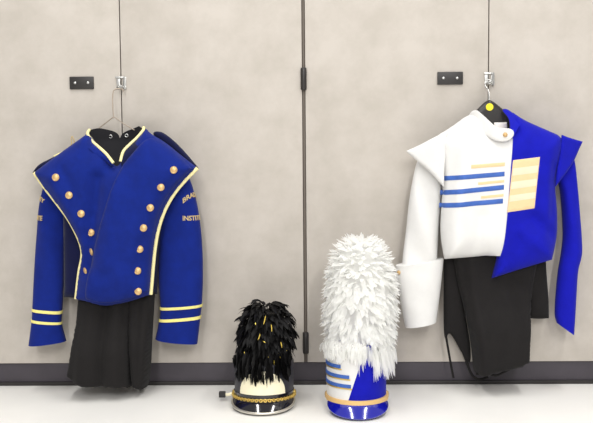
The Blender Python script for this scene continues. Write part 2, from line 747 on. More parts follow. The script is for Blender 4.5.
# ------------------------------------------------------------------ wire hanger, left
hg = thing('wire_hanger', 'thin wire coat hanger inside the royal blue jacket, hooked on the door latch', 'hanger', P(117, 128, 0.045))
k0 = P(121, 90, 0.016)
pts = cr([P(123.5, 92, 0.022), P(122.5, 89.5, 0.022), P(118, 88.6, 0.024), P(113.5, 91, 0.026), P(112.6, 99, 0.032),
          P(112.8, 108, 0.038), P(113.6, 118, 0.045)], 6)
tube('hook', pts, 0.0016, M['wire'], hg, 8)
sh = [P(113.6, 117, 0.045), P(105, 123.5, 0.045), P(93, 133, 0.045), P(62, 158, 0.045), P(60, 162, 0.045), P(64, 163, 0.045),
      P(116, 163, 0.045), P(168, 163, 0.045), P(172, 161, 0.045), P(168, 156, 0.045), P(136, 131, 0.045), P(124, 124, 0.045), P(114.5, 117, 0.045)]
tube('shoulder_wire', sh, 0.0015, M['wire'], hg, 8)

# ------------------------------------------------------------------ left jacket
J = thing('band_jacket', 'royal blue band jacket with cream piping and two columns of gold buttons', 'jacket', P(114, 305, 0.08),
          'band jackets hung on the cabinets')
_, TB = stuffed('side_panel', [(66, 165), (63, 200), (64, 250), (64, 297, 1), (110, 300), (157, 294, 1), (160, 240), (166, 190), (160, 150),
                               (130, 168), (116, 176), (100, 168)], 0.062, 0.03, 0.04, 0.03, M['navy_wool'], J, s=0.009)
left_pipe = [(34, 172.5), (45, 188), (57, 203.5), (68, 218.5), (77, 235), (81.6, 248), (82, 258), (79.5, 270), (77.8, 283), (76, 299)]
right_pipe = [(197.5, 168), (186, 179.5), (174, 194), (165, 210), (159, 227), (155.5, 245), (153.3, 265), (152, 281), (150.8, 294.5)]
front_out = ([(88, 133), (78, 140.5), (58, 154.5), (34, 172.5, 1)] + left_pipe[1:-1] + [(76, 299, 1), (90, 302), (104, 306.5), (125, 303),
             (150.8, 294.5, 1)] + right_pipe[::-1][1:-1] + [(197.5, 168, 1), (182, 156), (165, 142), (151, 134), (146, 129, 1), (136, 141), (127, 151),
             (119.5, 166), (114, 166), (107, 155), (96, 146)])
ff = folds((0.009, 60, 180, 92, 240, 7), (-0.022, 104, 178, 96, 262, 7), (0.007, 170, 180, 140, 250, 8), (0.008, 126, 168, 114, 260, 6), (-0.006, 70, 170, 96, 215, 5),
           (0.004, 125, 230, 128, 298, 8), (-0.004, 146, 240, 140, 296, 5), (0.006, 100, 250, 98, 302, 8))
_, FR = stuffed('front', front_out, 0.108, 0.058, 0.01, 0.08, M['blue_wool'], J, ff, 0.006)
flap = [(122, 164, 1), (112, 188), (104, 212), (95, 240), (90, 262), (86, 285), (84, 300.5, 1), (104, 305.5), (125, 302), (146, 293.5, 1), (147.5, 270), (152.5, 228),
        (159, 208), (169, 191), (190, 168.5, 1), (165, 144), (150, 137), (143, 140)]
overlay('overlapping_front', flap, FR, 0.009, M['blue_wool'], J)
for pl in (left_pipe, right_pipe):
    w3 = [P(x, y, FR.d + 0.009) for x, y in pl]
    tube('piping', cr(w3, 4), 0.0052, M['piping'], J, 8, flat=0.8)
# collar
top_l = [(89.5, 130, 0.06), (87.8, 134, 0.084), (92, 141, 0.108), (100, 148, 0.126), (107, 154.5, 0.138), (113.5, 163, 0.146)]
top_r = [(143.8, 127.5, 0.06), (143.2, 130.5, 0.084), (137, 138, 0.108), (130, 144.5, 0.126), (123.5, 151.5, 0.138), (120.6, 161.5, 0.146)]


def collar(top, base_px, name, m):
    tp = cr([P(x, y, d) for x, y, d in top], 5)
    bs = cr([FR.at(x, y, -0.001) if i > 1 else P(x, y, top[i][2]) for i, (x, y) in enumerate(base_px)], 5)
    bm = bmesh.new()
    rows = []
    for a, b in zip(tp, bs):
        r_ = [a.lerp(b, q / 4) + Vector((0, -0.004 * math.sin(math.pi * q / 4), 0)) for q in range(5)]
        r_ += [p + Vector((0, 0.004, 0)) for p in reversed(r_)]
        rows.append([bm.verts.new(p) for p in r_])
    for A, B in zip(rows, rows[1:]):
        for q in range(len(A)):
            q2 = (q + 1) % len(A)
            bm.faces.new((A[q], A[q2], B[q2], B[q]))
    bm.faces.new(rows[0])
    bm.faces.new(rows[-1])
    o = from_bm(name, bm, m, J, True, 60)
    tube('collar_piping', [p + Vector((0, -0.002, 0)) for p in tp], 0.0042, M['piping'], o, 8)
    return o


collar(top_l, [(85.5, 135), (83.5, 139), (88, 147), (96, 155), (104, 161), (112, 167)], 'collar', M['blue_wool'])
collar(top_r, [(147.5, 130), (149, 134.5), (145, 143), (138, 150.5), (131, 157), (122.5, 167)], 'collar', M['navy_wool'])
lin_poly = to_plane([(88.5, 132, 1), (91, 129.5), (98, 127.8), (106, 129.5), (112, 131.2), (116, 134), (117.6, 138.5, 1), (119.5, 134), (124, 131), (132, 128.5),
                     (138.5, 126, 1), (144, 129.5, 1), (134, 146), (121, 168, 1), (112, 168, 1), (99, 148)], 0.06, 1)
lx = P(117, 140, 0.06).x


def lfront(x, z):
    return 0.034 + 0.036 * min(1.2, ((x - lx) / 0.08) ** 2) + 0.02 * max(0, min(1, (P(117, 140, .06).z - z) / 0.08))


ln_ = panel('collar_lining', lin_poly, lfront, lambda x, z: lfront(x, z) - 0.004, M['black_lining'], J, 0.006, 60)
for x, y in ((110.6, 136.6), (126.6, 135.6)):
    w = P(x, y, lfront(P(x, y, .06).x, P(x, y, .06).z) + 0.001)
    bm = tube_bm([w + Vector((0.0042 * math.cos(a), 0, 0.0042 * math.sin(a))) for a in [i * math.pi / 8 for i in range(16)]], 0.0014, 8, True)
    from_bm('snap', bm, M['steel'], ln_, True)
# epaulettes
ep, EP = stuffed('epaulette', [(77, 142.5), (70, 147), (54, 157), (38, 164.5), (32.5, 173, 1), (48, 166), (62, 158), (78, 150)], 0.066, 0.010, 0.008, 0.012, M['navy_wool'], J, s=0.004)
tube('epaulette_edging', cr([P(x, y, 0.074) for x, y in ((75, 144), (69, 148.2), (62, 152.5), (54, 156.3))], 4), 0.0026, M['piping'], ep)
tube('epaulette_loop', cr([P(x, y, 0.076) for x, y in ((69, 148.5), (71.5, 144), (71.2, 138.5), (72.4, 136.5), (74, 141), (73.6, 146))], 5), 0.0016, M['gold_thread'], ep)
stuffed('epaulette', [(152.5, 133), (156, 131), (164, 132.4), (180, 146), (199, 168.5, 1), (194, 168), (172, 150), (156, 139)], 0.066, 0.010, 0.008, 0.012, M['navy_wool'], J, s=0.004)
# sleeves
SL = Sleeve([((50, 168), (70, 172), .052, .024), ((43.5, 188), (70, 188), .05, .03), ((39.5, 206), (67, 206), .05, .031), ((37.6, 228), (65.5, 228), .052, .031),
             ((35.6, 255), (64.5, 255), .055, .030), ((34, 282), (63.5, 283), .058, .029), ((32.8, 308), (62, 311), .060, .029),
             ((32, 321), (61.5, 323), .060, .029), ((29.0, 345), (66, 341), .060, .031)], 0.075, 4)
SR = Sleeve([((164, 166), (184, 166), .052, .024), ((166, 184), (191.5, 184), .05, .03), ((163.5, 204), (197, 204), .05, .032), ((160.5, 226), (200.5, 226), .052, .033),
             ((159, 250), (202.5, 250), .055, .033), ((158.8, 278), (203, 278), .058, .033), ((160.5, 306), (202, 304), .060, .032),
             ((159.5, 319), (200.6, 316), .060, .032), ((155.5, 338.5), (197.5, 343.5), .060, .034)], 0.075, 9)
sl = SL.mesh('sleeve', M['blue_wool'], J)
sr = SR.mesh('sleeve', M['blue_wool'], J)


def t_edge(S, left, py):
    best, bt = 1e9, 0
    for k in range(501):
        p = S.pt(k / 500, math.pi if left else 0)
        dz = abs(p.z - P(300, py, -p.y).z)
        # roll of the photograph
        q = P(40 if left else 200, py, -p.y)
        dz = abs(p.z - q.z)
        if dz < best:
            best, bt = dz, k / 500
    return bt


def bands(S, o, spec, xl, xr):
    for ya, yb in spec:
        def te(phi, px, py):
            best, bt = 1e9, 0
            for k in range(601):
                p = S.pt(k / 600, phi)
                dz = abs(p.z - P(px, py, -p.y).z)
                if dz < best:
                    best, bt = dz, k / 600
            return bt
        S.band('cuff_braid', M['cuff_braid'], o, te(math.pi, xl, ya), te(0, xr, yb), 3.7 * 0.0028 / S.len)


bands(SL, sl, ((309.3, 312), (320, 322.7)), 33, 62)
bands(SR, sr, ((308.3, 305.2), (319.6, 316.6)), 160, 201)
ar = SR.arc(0.25)
u_edge = -ar[0][1] * 0 + min(b for a, b in ar if a >= 0.0)          # arc length at the outer edge (phi = 0)
SR.letters('lettering', 'BRADLEY', 0.0195, SR.t_at(196.5, 190), u_edge + 0.014, M['gold_thread'], sr, 12.0, 0.98)
SR.letters('lettering', 'INSTITUTE', 0.0185, SR.t_at(219.5, 190), u_edge + 0.014, M['gold_thread'], sr, 0.0, 0.92)
al = SL.arc(0.25)
u_edge = max(b for a, b in al if a <= math.pi)
SL.letters('lettering', 'BRADLEY', 0.0195, SL.t_at(199, 50), u_edge - 0.001, M['gold_thread'], sl, 9.0, 0.95)
SL.letters('lettering', 'INSTITUTE', 0.0185, SL.t_at(219.5, 50), u_edge - 0.001, M['gold_thread'], sl, 0.0, 0.92)
for x, y in ((55.7, 177.4), (69, 195.3), (81.1, 213.7), (91, 232.6), (91.5, 251.8), (85.4, 271)):
    ax = (0, -1, 0.1) if y < 240 else (-0.85, -0.55, -0.2)
    button('button', FR.at(x, y, 0.0012), 0.0102, M['brass'], J, ax)
for x, y in ((173.7, 170), (160.8, 187.3), (150.3, 207.8), (143.5, 228), (139.7, 249.2), (137.6, 270.8), (138.2, 291.4)):
    button('button', FR.at(x, y, 0.0098), 0.0102, M['brass'], J)

# left trousers
T = thing('trousers', 'black trousers hanging below the royal blue jacket with gold buttons', 'trousers', P(112, 389, 0.08), 'black trousers under the jackets')
lf = folds((0.012, 96, 300, 90, 385, 8), (-0.014, 109, 300, 107, 388, 4), (-0.01, 126, 300, 130, 388, 4), (0.006, 122, 300, 124, 388, 6), (-0.006, 84, 320, 78, 384, 4), (0.004, 74, 320, 72, 375, 4), bulge=(300, 350, 0.055))
stuffed('leg', [(79, 294, 1), (77.5, 305), (76.5, 325), (73.5, 352), (70.5, 371, 1), (75, 376), (84, 382), (105, 384), (134, 384.5, 1), (135, 360), (132, 325), (131, 294, 1)],
        0.085, 0.028, 0.04, 0.035, M['black_cloth'], T, lf, 0.007)
lf2 = folds((0.006, 146, 300, 148, 385, 5), (-0.005, 140, 300, 142, 388, 4), bulge=(300, 350, 0.045))
stuffed('leg', [(126, 292, 1), (129, 330), (132, 365), (133.5, 383), (140, 386.5), (146.5, 388), (149, 383), (151, 370), (152, 345), (153.8, 315), (155, 292, 1)],
        0.076, 0.026, 0.03, 0.03, M['black_cloth'], T, lf2, 0.007)

# ------------------------------------------------------------------ black hanger, right
HG = thing('coat_hanger', 'black plastic coat hanger with a round yellow sticker in the half white jacket', 'hanger', P(490, 110, 0.05))
hd_, HF = stuffed('hanger_body', [(489, 99.6), (493, 101.5), (499, 106), (507, 113), (535, 133), (548, 146), (545, 151), (530, 143), (505, 131), (490, 128), (475, 131), (450, 143),
                                  (436, 149), (433, 145), (445, 134), (472, 115), (480, 106.5), (485, 101.8)], 0.05, 0.009, 0.009, 0.014, M['black_plastic'], HG, s=0.005)
w = HF.at(489.6, 107, 0.0006)
from_bm('sticker', lathe_bm([(0, -0.001), (0.0102, -0.001), (0.0102, 0.0008), (0, 0.0009)], w, (0, -1, 0), 22), M['sticker'], HG, True, 40)
tube('hook', cr([P(489, 101, 0.05), P(489, 95, 0.045), P(488.3, 90, 0.034), P(485.6, 86.2, 0.028), P(485.2, 82, 0.024), P(488, 79.8, 0.022),
                 P(491.6, 81, 0.022), P(492.8, 84.5, 0.022)], 6), 0.0016, M['steel'], HG)

# ------------------------------------------------------------------ right jacket
K = thing('band_jacket', 'half white half bright blue band jacket with three blue chest stripes', 'jacket', P(497, 277, 0.08),
          'band jackets hung on the cabinets')
union = [(471, 112), (450, 128), (433, 137.5), (440, 160), (443, 184), (441, 208), (440, 235), (444, 258.5, 1), (470, 256.5), (496, 254.5), (491, 277.5, 1), (520, 268),
         (550.5, 259, 1), (556, 235), (555.5, 205), (553, 185), (558, 160), (563, 138), (545, 130), (523, 120.5), (512, 113), (509, 129, 1), (495, 132), (483, 122)]
kf = folds((0.008, 455, 195, 450, 255, 8), (-0.005, 470, 200, 468, 256, 8), (0.005, 545, 150, 540, 230, 6), (-0.012, 528, 216, 552, 236, 6), (0.010, 515, 228, 545, 252, 7), (-0.008, 512, 226, 504, 268, 5), (-0.007, 478, 215, 472, 256, 6),
           (-0.006, 452, 140, 447, 200, 5), (-0.006, 550, 165, 548, 215, 4))
UF = Field(union, 0.088, 0.05, 0.04, 0.07, kf)
white_out = [(471, 112), (450, 128), (433, 137.5), (440, 160), (443, 184), (441, 208), (440, 235), (444, 258.5, 1), (470, 256.5), (497.5, 254, 1), (500.5, 235), (503.5, 205),
             (505.5, 175), (507, 150), (509.5, 129, 1), (495, 132), (483, 122)]
blue_out = [(509.5, 129, 1), (507, 150), (505, 175), (503, 205), (500, 235), (497, 254), (491, 277.5, 1), (520, 268), (550.5, 259, 1), (556, 235), (555.5, 205), (553, 185),
            (558, 160), (563, 138), (545, 130), (523, 120.5), (512, 113, 1)]
panel('white_half', to_plane(white_out, 0.078), UF.front, UF.back, M['white_cloth'], K, 0.006, 60)
panel('blue_half', to_plane(blue_out, 0.078), lambda x, z: UF.front(x, z) + 0.003, UF.back, M['royal'], K, 0.006, 60)
# chest stripes
def stripe(name, x0, y0, x1, y1, h, m, lift=0.0022):
    overlay(name, [(x0, y0, 1), (x1, y1, 1), (x1, y1 + h, 1), (x0, y0 + h, 1)], UF, lift, m, K, 0.005, 0, 0.002)


stripe('chest_stripe', 443.6, 176.6, 504.4, 171.6, 4.6, M['navy_stripe'])
stripe('chest_stripe', 443.0, 191.0, 503.8, 184.8, 4.8, M['navy_stripe'])
stripe('chest_stripe', 442.0, 204.0, 502.8, 198.6, 4.8, M['navy_stripe'])
stripe('gold_stripe', 471, 165.0, 504.8, 162.4, 3.6, M['pale_gold'])
stripe('gold_stripe', 478, 182.4, 504.0, 179.8, 2.6, M['pale_gold'])
stripe('gold_stripe', 481, 196.2, 503.4, 193.8, 2.6, M['pale_gold'])
# chest patch on the blue half
class Lift:
    d, tf = UF.d, UF.tf
    front = staticmethod(lambda x, z: UF.front(x, z) + 0.003)


def q_at(u, v):
    a, b, c, e = (512.6, 160.2), (539.4, 157.0), (534.0, 208.2), (507.0, 212.2)
    t = (a[0] + (b[0] - a[0]) * u, a[1] + (b[1] - a[1]) * u)
    l = (e[0] + (c[0] - e[0]) * u, e[1] + (c[1] - e[1]) * u)
    return (t[0] + (l[0] - t[0]) * v, t[1] + (l[1] - t[1]) * v, 1)


pt_ = overlay('chest_patch', [q_at(0, 0), q_at(1, 0), q_at(1, 1), q_at(0, 1)], Lift, 0.0026, M['pale_gold'], K, 0.005, 0, 0.002)
class Lift2:
    d, tf = UF.d, UF.tf
    front = staticmethod(lambda x, z: UF.front(x, z) + 0.0056)


for v0, v1 in ((0.16, 0.30), (0.42, 0.56), (0.68, 0.80)):
    overlay('patch_stripe', [q_at(0.03, v0), q_at(0.97, v0), q_at(0.97, v1), q_at(0.03, v1)], Lift2, 0.0008, M['pale_cream'], pt_, 0.005, 0, 0.001)
# shoulder caps
def cap(outline, xin, xout, d_out, m):
    poly = to_plane(outline, 0.1)
    a, b = P(xin, 150, 0.1).x, P(xout, 150, 0.1).x

    def fr(x, z):
        t = max(0, min(1, (x - a) / (b - a)))
        e = max(0, min(1, dist_to(poly, x, z) / 0.006))
        base = 0.128 + (d_out - 0.128) * t ** 1.25
        return max(base, UF.front(x, z) + 0.004) - 0.004 * (1 - math.sqrt(max(0, 1 - (1 - e) ** 2)))
    return panel('shoulder_cap', poly, fr, lambda x, z: fr(x, z) - 0.007, m, K, 0.005, 60)


cap([(446, 131, 1), (432, 138.2), (420, 145), (407, 151, 1), (411, 155.5), (419, 162), (430, 172), (442.5, 186.5, 1), (443, 172), (444.5, 150)], 447, 407, 0.088, M['white_cloth'])
cap([(560.5, 135, 1), (566, 137), (572, 138.6), (584, 141.5, 1), (580.5, 149), (575, 160), (566, 172), (553.5, 186, 1), (555, 170), (559, 150)], 551, 584, 0.088, M['royal'])
# collar : white band lapping to the right with a button, blue band behind
wc = [(474.5, 108.2), (481, 115), (487.5, 122.5), (493, 128), (500, 128.8), (506.5, 129), (510, 132), (509, 137.5), (503, 141.5), (493, 141.5), (484, 136), (474, 126), (468.5, 117)]
cpoly = to_plane(wc, 0.1, 2)
cxm = P(500, 130, 0.1).x


def cfront(x, z):
    t = max(0, min(1, (cxm - x) / 0.085))
    e = max(0, min(1, dist_to(cpoly, x, z) / 0.004))
    return 0.148 - 0.07 * t * t + 0.002 * e


wo = panel('collar', cpoly, cfront, lambda x, z: cfront(x, z) - 0.006, M['white_cloth'], K, 0.005, 60)
w = P(505.2, 134.8, 0.1515)
button('collar_button', w, 0.0062, M['brass'], wo)
bc = [(503.5, 109.5), (508.5, 107.8), (513, 112), (519.5, 117.5), (522.5, 121), (515, 128), (508.5, 139, 1), (507.5, 128), (509, 118)]
bpoly = to_plane(bc, 0.1, 2)
bxm = P(508, 130, 0.1).x


def bfront(x, z):
    t = max(0, min(1, (z - P(508, 134, 0.1).z) / 0.075))
    e = max(0, min(1, dist_to(bpoly, x, z) / 0.004))
    return 0.142 - 0.075 * t ** 1.3 + 0.002 * e


panel('collar', bpoly, bfront, lambda x, z: bfront(x, z) - 0.006, M['royal'], K, 0.005, 60)
stuffed('collar_lining', [(498, 110, 1), (504, 108.6), (508.5, 109.5), (510, 118), (508, 130, 1), (496, 131), (486, 124), (481, 117, 1), (490, 121)], 0.036, 0.002, 0.002, 0.004,
        M['navy_wool'], K, s=0.005)
stuffed('neck_label', [(494, 122.6, 1), (506.8, 122.2, 1), (507.2, 130, 1), (495, 131, 1)], 0.064, 0.0015, 0.001, 0.004, M['tag'], K, s=0.005, it=0)
# sleeves
WS = Sleeve([((424, 150), (442, 160), .055, .02), ((417, 162), (442, 176), .052, .028), ((412.6, 180), (441.5, 190), .05, .03), ((409, 202), (440.3, 206), .05, .031), ((406, 230), (438.6, 231), .052, .031),
             ((403, 254), (437.2, 254), .055, .030), ((402, 268), (437, 268), .056, .028)], 0.08, 12)
ws = WS.mesh('sleeve', M['white_cloth'], K)
GA = Sleeve([((395.8, 265.5), (443.4, 258.2), .064, .040), ((397.0, 279), (441.8, 275), .064, .041), ((399.8, 297), (439.8, 293), .064, .039), ((402.4, 313), (437.8, 308), .064, .037),
             ((405.2, 327), (436, 321.5), .064, .036)], 0.012, 5)
ga = GA.mesh('gauntlet', M['white_cloth'], K)
button('gauntlet_button', GA.pt(0.12, R(155), 1, 0.001), 0.006, M['brass'], ga, (-0.75, -0.65, 0))
BS = Sleeve([((556, 156), (572, 150), .055, .02), ((557, 176), (575, 166), .052, .026), ((560.5, 192), (577.4, 190), .05, .028), ((562.5, 216), (579.6, 216), .05, .028), ((563, 236), (581.2, 238), .052, .028),
             ((561.5, 252), (581.4, 254), .055, .028), ((558.2, 272), (577.6, 271), .058, .027), ((556, 294), (576, 294), .060, .027), ((555, 314), (574.8, 316), .060, .026),
             ((557, 323), (573.6, 335), .060, .024)], 0.09, 7)
bs = BS.mesh('sleeve', M['royal'], K)

# right trousers
T2 = thing('trousers', 'black trousers with loose straps hanging below the half white half blue jacket', 'trousers', P(500, 380, 0.08), 'black trousers under the jackets')
rf = folds((0.010, 470, 262, 482, 370, 6), (-0.010, 463, 262, 474, 366, 4), (0.005, 500, 280, 502, 368, 9), (-0.004, 516, 280, 518, 362, 5), (0.006, 456, 262, 462, 320, 5), bulge=(278, 335, 0.05))
stuffed('leg', [(452, 246, 1), (456, 275), (462, 300), (469, 330), (472, 354), (473, 370), (478, 374), (489, 371), (504, 367), (520, 364.5), (522, 361), (527, 361, 1), (527.8, 340), (530, 300),
                (540, 246, 1)], 0.062, 0.02, 0.025, 0.03, M['black_cloth'], T2, rf, 0.007)
stuffed('leg', [(522, 246, 1), (526, 318, 1), (540, 319), (548.8, 318, 1), (548.6, 300), (546.5, 275), (545, 246, 1)], 0.042, 0.02, 0.02, 0.02, M['black_cloth'], T2, None, 0.007)
stuffed('bib_flap', [(444, 250, 1), (443.6, 280), (443.6, 320), (444, 336), (446.5, 341), (448, 332), (453, 337), (460, 350), (467.5, 362), (471, 362), (470, 340), (462, 300), (458, 250, 1)], 0.04, 0.012, 0.012, 0.015,
        M['black_cloth'], T2, None, 0.005)
tube('strap', cr([P(x, y, d) for x, y, d in ((445, 332, .045), (447, 342, .045), (449, 354, .046), (451.2, 366, .048), (453.5, 378, .05))], 5), 0.0032, M['black_cloth'], T2, 8, flat=0.5)
tube('strap', cr([P(x, y, d) for x, y, d in ((462, 350, .045), (466, 360, .046), (470, 371, .05), (474, 377, .054), (480, 379.5, .06), (488, 377, .07))], 5), 0.0036, M['black_cloth'], T2, 8, flat=0.5)
tube('strap', cr([P(x, y, d) for x, y, d in ((476, 374, .09), (486, 373, .1), (496, 375.5, .1), (505, 371.5, .095), (513, 368, .088), (523, 366, .08))], 5), 0.0034, M['black_cloth'], T2, 8, flat=0.6)


# ------------------------------------------------------------------ hats
class Hat:
    """plumed shako; local frame has its front at -y, leaning back a little"""

    def __init__(self, px, py, rx, ry, h, ext, tilt, drop, yaw=0.0):
        tip = floor_hit(px, py)
        self.rx, self.ry, self.h, self.ext, self.drop = rx, ry, h, ext, drop
        ct = math.cos(tilt)
        base_z = drop * 1.0 - ry * math.sin(tilt) + 0.0035
        self.hang = base_z - ry * math.sin(tilt) - 0.0008
        self.c = Vector((tip.x, tip.y + ext + ry * ct, base_z))
        self.m = Matrix.Translation(self.c) @ Matrix.Rotation(yaw, 4, 'Z') @ Matrix.Rotation(-tilt, 4, 'X')
        self.base = Vector((self.c.x, self.c.y, 0))

    def rad(self, z):
        t = z / self.h
        return 1.0 + self.flare * t

    flare = 0.03

    def s(self, th, z, off=0.0):
        k = self.rad(z)
        n = Vector((math.sin(th) / self.rx, -math.cos(th) / self.ry, 0)).normalized()
        return self.m @ (Vector((self.rx * k * math.sin(th), -self.ry * k * math.cos(th), z)) + n * off)

    def shell(self, name, m, parent, n=64):
        bm = bmesh.new()
        prof = [(0.0, 0.90), (0.0, 0.93), (0.0, 1.0)] + [(self.h * q / 10, 1.0) for q in range(1, 10)] + [(self.h * 0.985, 0.995), (self.h, 0.96), (self.h * 0.975, 0.8), (self.h * 0.965, 0.4)]
        rings = []
        for z, k in prof:
            rings.append([bm.verts.new(self.m @ Vector((self.rx * self.rad(z) * k * math.sin(2 * math.pi * q / n), -self.ry * self.rad(z) * k * math.cos(2 * math.pi * q / n),
                                                        z - (max(0, self.hang) * (0.5 - 0.5 * math.cos(2 * math.pi * q / n)) ** 2 if z == 0 else 0))))
                          for q in range(n)])
        for A, B in zip(rings, rings[1:]):
            for q in range(n):
                bm.faces.new((A[q], A[(q + 1) % n], B[(q + 1) % n], B[q]))
        bm.faces.new(rings[0])
        bm.faces.new(rings[-1])
        return from_bm(name, bm, m, parent, True, 50)

    def patch(self, name, m, parent, grid, off=0.0015, under=-0.001):
        """grid: list of rows of (theta, z)"""
        bm = bmesh.new()
        F_ = [[bm.verts.new(self.s(a, z, off)) for a, z in r] for r in grid]
        B_ = [[bm.verts.new(self.s(a, z, under)) for a, z in r] for r in grid]
        nr, nc = len(grid), len(grid[0])
        for i in range(nr - 1):
            for j in range(nc - 1):
                bm.faces.new((F_[i][j], F_[i][j + 1], F_[i + 1][j + 1], F_[i + 1][j]))
                bm.faces.new((B_[i][j], B_[i + 1][j], B_[i + 1][j + 1], B_[i][j + 1]))
        for i in range(nr - 1):
            for j in (0, nc - 1):
                bm.faces.new((F_[i][j], F_[i + 1][j], B_[i + 1][j], B_[i][j]))
        for j in range(nc - 1):
            for i in (0, nr - 1):
                bm.faces.new((F_[i][j], F_[i][j + 1], B_[i][j + 1], B_[i][j]))
        return from_bm(name, bm, m, parent, True, 50)

    def visor_pt(self, th, r, amax, lift=0.0):
        e = max(0.0, math.cos(th / amax * math.pi / 2)) ** 0.75
        n = Vector((math.sin(th) / self.rx, -math.cos(th) / self.ry, 0)).normalized()
        p = Vector((self.rx * math.sin(th), -self.ry * math.cos(th), 0.004))
        dn = self.drop * (0.55 * r + 0.45 * r ** 1.7) * e
        return self.m @ (p + n * (self.ext * e * r ** 0.9 + 0.001 + lift * 0.5) + Vector((0, 0, -dn - 0.002 * r + lift)))

    def visor(self, m, parent, amax, trim=None):
        bm = bmesh.new()
        nt_, nr = 48, 9
        up = [[bm.verts.new(self.visor_pt(-amax + 2 * amax * i / nt_, j / nr, amax)) for j in range(nr + 1)] for i in range(nt_ + 1)]
        dn = [[bm.verts.new(self.visor_pt(-amax + 2 * amax * i / nt_, j / nr, amax, -0.003)) for j in range(nr + 1)] for i in range(nt_ + 1)]
        for i in range(nt_):
            for j in range(nr):
                bm.faces.new((up[i][j], up[i][j + 1], up[i + 1][j + 1], up[i + 1][j]))
                bm.faces.new((dn[i][j], dn[i + 1][j], dn[i + 1][j + 1], dn[i][j + 1]))
            for j in (0, nr):
                bm.faces.new((up[i][j], up[i + 1][j], dn[i + 1][j], dn[i][j]))
        for i in (0, nt_):
            for j in range(nr):
                bm.faces.new((up[i][j], up[i][j + 1], dn[i][j + 1], dn[i][j]))
        v = from_bm('visor', bm, m, parent, True, 50)
        if trim:
            pts = [self.visor_pt(-amax * .97 + 1.94 * amax * i / nt_, 1.0, amax, -0.001) for i in range(nt_ + 1)]
            tube('visor_edging', pts, 0.0034, trim, v, 8)
        return v


def feather(bm, p, d, L, wd, droop, twist, rnd, seg=6, curl=0.0, vee=0.3):
    d = d.normalized()
    g = Vector((0, 0, -1))
    side = d.cross(Vector((0, 0, 1)))
    if side.length < 1e-3:
        side = Vector((1, 0, 0))
    side.normalize()
    side = Matrix.Rotation(twist, 3, d) @ side
    cur = p.copy()
    rows = []
    for i in range(seg + 1):
        t = i / seg
        w_ = wd * (math.sin(math.pi * min(1, t * 0.92 + 0.06)) ** 0.7) * (1 - 0.25 * t)
        if i == seg:
            w_ = wd * 0.05
        nrm = side.cross(d).normalized()
        jg = 1 + rnd.uniform(-0.25, 0.25)
        rows.append((bm.verts.new(cur - side * w_ * jg + nrm * w_ * vee), bm.verts.new(cur), bm.verts.new(cur + side * w_ * jg + nrm * w_ * vee)))
        cur = cur + d * (L / seg)
        d = (d + g * droop / seg + nrm * curl / seg).normalized()
        side = (side - d * side.dot(d)).normalized()
    for A, B in zip(rows, rows[1:]):
        bm.faces.new((A[0], A[1], B[1], B[0]))
        bm.faces.new((A[1], A[2], B[2], B[1]))


# black shako
BH = Hat(261.5, 416.2, 0.079, 0.096, 0.094, 0.030, R(4.5), 0.025)
bh = thing('band_hat', 'black band hat with a drooping black feather plume and gold chain', 'hat', BH.base, 'plumed band hats on the floor')
BH.shell('crown', M['hat_black'], bh)
fan = []
for i in range(9):
    zz = 0.017 + 0.062 * i / 8
    a = R(46) * math.sqrt(max(0.02, 1 - (i / 8) ** 2))
    fan.append([(-a + 2 * a * j / 20, zz) for j in range(21)])
BH.patch('front_plate', M['cream'], bh, fan, 0.003)
BH.visor(M['gloss_black'], bh, R(78), M['silver_trim'])
BH.patch('hat_band', M['gloss_black'], bh, [[(R(-180) + R(360) * j / 60, 0.0 + 0.0155 * i / 3) for j in range(61)] for i in range(4)], 0.0022)
# gold chain of twisted links lying across the front
bm = bmesh.new()
nl = 46
for i in range(nl):
    a = R(-86) + R(172) * i / (nl - 1)
    c = BH.s(a, 0.0035, 0.0055)
    t = (BH.s(a + 0.01, 0.0035, 0.0055) - BH.s(a - 0.01, 0.0035, 0.0055)).normalized()
    n_ = Vector((0, 0, 1))
    o_ = t.cross(n_)
    tw = R(35) if i % 2 else R(-35)
    n2 = n_ * math.cos(tw) + o_ * math.sin(tw)
    tube_bm([c + t * (0.0040 * math.cos(q)) + n2 * (0.0036 * math.sin(q)) for q in [k * math.pi / 5 for k in range(10)]], 0.0014, 6, True, bm)
ch = from_bm('chain_strap', bm, M['gold_chain'], bh, True)
for s_ in (-1, 1):
    c = BH.s(R(88) * s_, 0.006, 0.0)
    n_ = (BH.s(R(88) * s_, 0.006, 0.01) - c).normalized()
    from_bm('side_button', lathe_bm([(0, 0), (0.009, 0), (0.009, 0.003), (0.006, 0.007), (0, 0.008)], c, n_, 16), M['gold_chain'], bh, True, 50)
# buckle of the chin strap sticking out at the left
c = P(222.3, 394.3, -BH.c.y - 0.01)
cs = BH.s(R(-90), 0.004, 0.002)
tube('chin_strap', cr([cs, (cs + c) / 2 + Vector((0, 0, -0.003)), c + Vector((0.004, 0, 0))], 5), 0.0045, M['cream'], bh, 8, flat=0.4)
o = from_bm('strap_buckle', box_bm(c.x - 0.009, c.x + 0.009, c.y - 0.006, c.y + 0.006, c.z - 0.008, c.z + 0.008, 0.002), M['black_plastic'], bh, True, 40)


